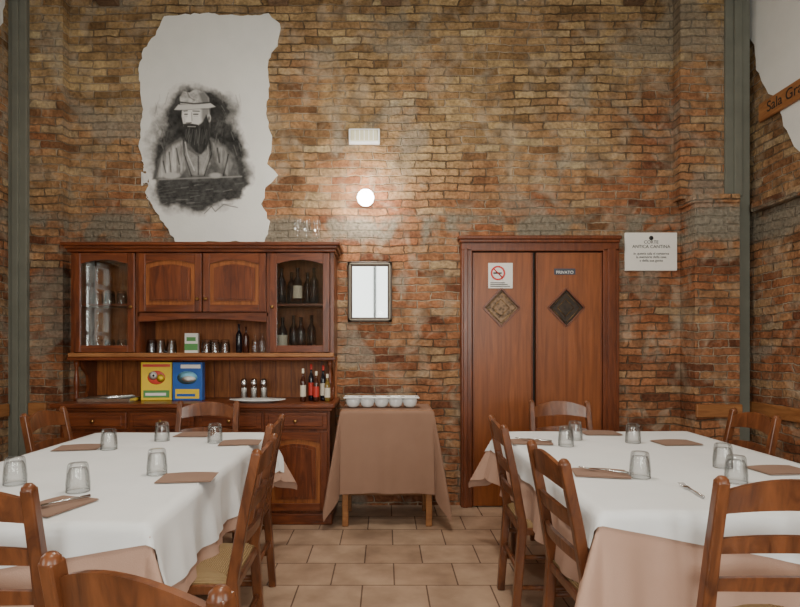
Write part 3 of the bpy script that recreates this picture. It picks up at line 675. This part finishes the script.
b.done('fork', (X(688, 2.1), 2.08, ZT+.002), -.1)

# ------------------------------------------------------------ chairs
def chair_mesh():
    b = B()
    def by(z): return -.20-.075*max(0, (z-.45))/.45
    for s in (-1, 1):
        b.rod((s*.19, -.235, 0), (s*.192, -.20, .46), .018, .020, M_CHAIR, square=True)
        b.rod((s*.192, -.20, .45), (s*.188, by(.70), .70), .020, .018, M_CHAIR, square=True)
        b.rod((s*.188, by(.69), .69), (s*.185, by(.90)-.008, .90), .018, .017, M_CHAIR, square=True)
        b.lathe([(.019, 0), (.017, .010), (.009, .018), (0, .02)], (s*.185, by(.90)-.008, .895), M_CHAIR, 12)
        b.rod((s*.205, .195, 0), (s*.205, .19, .46), .017, .021, M_CHAIR, square=True)
        for z in (.17, .31): b.rod((s*.192, -.215, z), (s*.205, .19, z), .011, .011, M_CHAIR)
        b.rod((s*.192, -.2, .43), (s*.205, .19, .43), .017, .017, M_CHAIR, square=True)
    for z in (.22, .34): b.rod((-.205, .19, z), (.205, .19, z), .012, .012, M_CHAIR)
    b.rod((-.19, -.215, .24), (.19, -.215, .24), .011, .011, M_CHAIR)
    b.rod((-.205, .19, .43), (.205, .19, .43), .017, .017, M_CHAIR, square=True); b.rod((-.19, -.2, .43), (.19, -.2, .43), .017, .017, M_CHAIR, square=True)
    def slat(zb, zt, archb, archt, th=.016):
        n = 14; W = .178; P = []
        for i in range(n+1):
            x = -W+2*W*i/n; q = 1-(x/W)**2
            zb_ = zb+archb*q; zt_ = zt+archt*q; bow = -.022*q
            P.append([(x, by(zb_)+bow-th/2, zb_), (x, by(zt_)+bow-th/2, zt_), (x, by(zt_)+bow+th/2, zt_), (x, by(zb_)+bow+th/2, zb_), (x, by(zb_)+bow-th/2, zb_)])
        b.grid(P, M_CHAIR, False)
    slat(.80, .865, .018, .042); slat(.68, .725, .012, .018); slat(.565, .605, .01, .014)
    z0 = .452
    c = [(-.20, -.205), (.20, -.205), (.212, .205), (-.212, .205)]
    for k in range(4):
        p, q = c[k], c[(k+1) % 4]; n = 6; mt = M_STY if k % 2 == 0 else M_STX
        P = []
        for i in range(n+1):
            f = i/n
            P.append([(p[0]*(1-f), p[1]*(1-f), z0+.014*min(1, 4*f)-.008*f), (q[0]*(1-f)+.0001, q[1]*(1-f), z0+.014*min(1, 4*f)-.008*f)])
        b.grid(P, mt, True)
        b.grid([[(p[0], p[1], z0), (q[0], q[1], z0)], [(p[0], p[1], .415), (q[0], q[1], .415)]], mt, False)
    b.box(-.195, .195, -.2, .2, .412, .418, M_STX)
    return b.done('dining_chair', (0, 0, 0))
ch = chair_mesh(); cu = [False]
def chair(bx, by_, rz):
    """place chair by the centre of its back rail; faces local +Y rotated by rz"""
    off = Vector((0, .28, 0)); off.rotate(Matrix.Rotation(rz, 3, 'Z'))
    loc = (bx+off.x, by_+off.y, 0)
    if not cu[0]: cu[0] = True; ch.location = loc; ch.rotation_euler[2] = rz
    else: inst(ch, 'dining_chair', loc, rz)
R90 = math.pi/2
chair(.575, 2.05, -R90+.03); chair(.555, 2.84, -R90-.03)
chair(1.13, 1.62, -.02); chair(1.16, 3.84, math.pi); chair(2.04, 3.2, R90)
chair(-.545, 2.88, R90+.03); chair(-.46, 2.22, R90+.03)
chair(-1.13, 1.53, .03); chair(-.42, .955, -.40); chair(-1.16, 3.80, math.pi); chair(-1.93, 3.28, -R90)

# ------------------------------------------------------------ lights
def area(name, loc, rot, sx, sy, p, col=(1, .975, .94)):
    o = light(name, 'AREA', loc, p, col, shape='RECTANGLE', size=sx, size_y=sy); o.rotation_euler = rot
area('daylight_window_1', (-.22, YF-.3, 2.1), (math.pi/2, 0, 0), 1.9, 2.3, 250)
area('daylight_window_2', (1.87, YF-.3, 2.1), (math.pi/2, 0, 0), 1.7, 2.3, 210)
area('daylight_window_3', (XL-.3, 2.55, 1.65), (math.pi/2, 0, -math.pi/2), .7, 1.0, 22)
area('daylight_window_4', (XL-.3, -1.0, 1.95), (math.pi/2, 0, -math.pi/2), 1.6, 1.9, 130)
area('daylight_window_5', (XR+.3, -.7, 1.95), (math.pi/2, 0, math.pi/2), 1.8, 1.9, 130)
for y in (.6, 2.6):  # unseen glowing discs with area lights, added to even out the room light
    b = B(); b.lathe([(0, 0), (.22, 0), (.24, .02), (.24, .05), (0, .05)], (0, y, HT-.05), simple('added_fill_disc_glow', (1, 1, 1), .4, emis=(1, .95, .88), es=5), 32); b.done('added_fill_disc')
    o = light('added_fill_light', 'AREA', (0, y, HT-.13), 52, (1, .92, .78), shape='DISK', size=.45)
w = bpy.data.worlds.new('sky'); scene.world = w; w.use_nodes = True
w.node_tree.nodes['Background'].inputs[0].default_value = (.75, .85, 1, 1); w.node_tree.nodes['Background'].inputs[1].default_value = 1.0

# ------------------------------------------------------------ camera
c = bpy.data.cameras.new('camera'); co = bpy.data.objects.new('camera', c); scene.collection.objects.link(co)
c.sensor_width = 36; c.lens = 36*F/800; co.location = (0, 0, CH); co.rotation_euler = (math.pi/2, 0, 0)
c.shift_x = (400-VX)/800; c.shift_y = (HY-303.5)/800; c.clip_start = .05
scene.camera = co
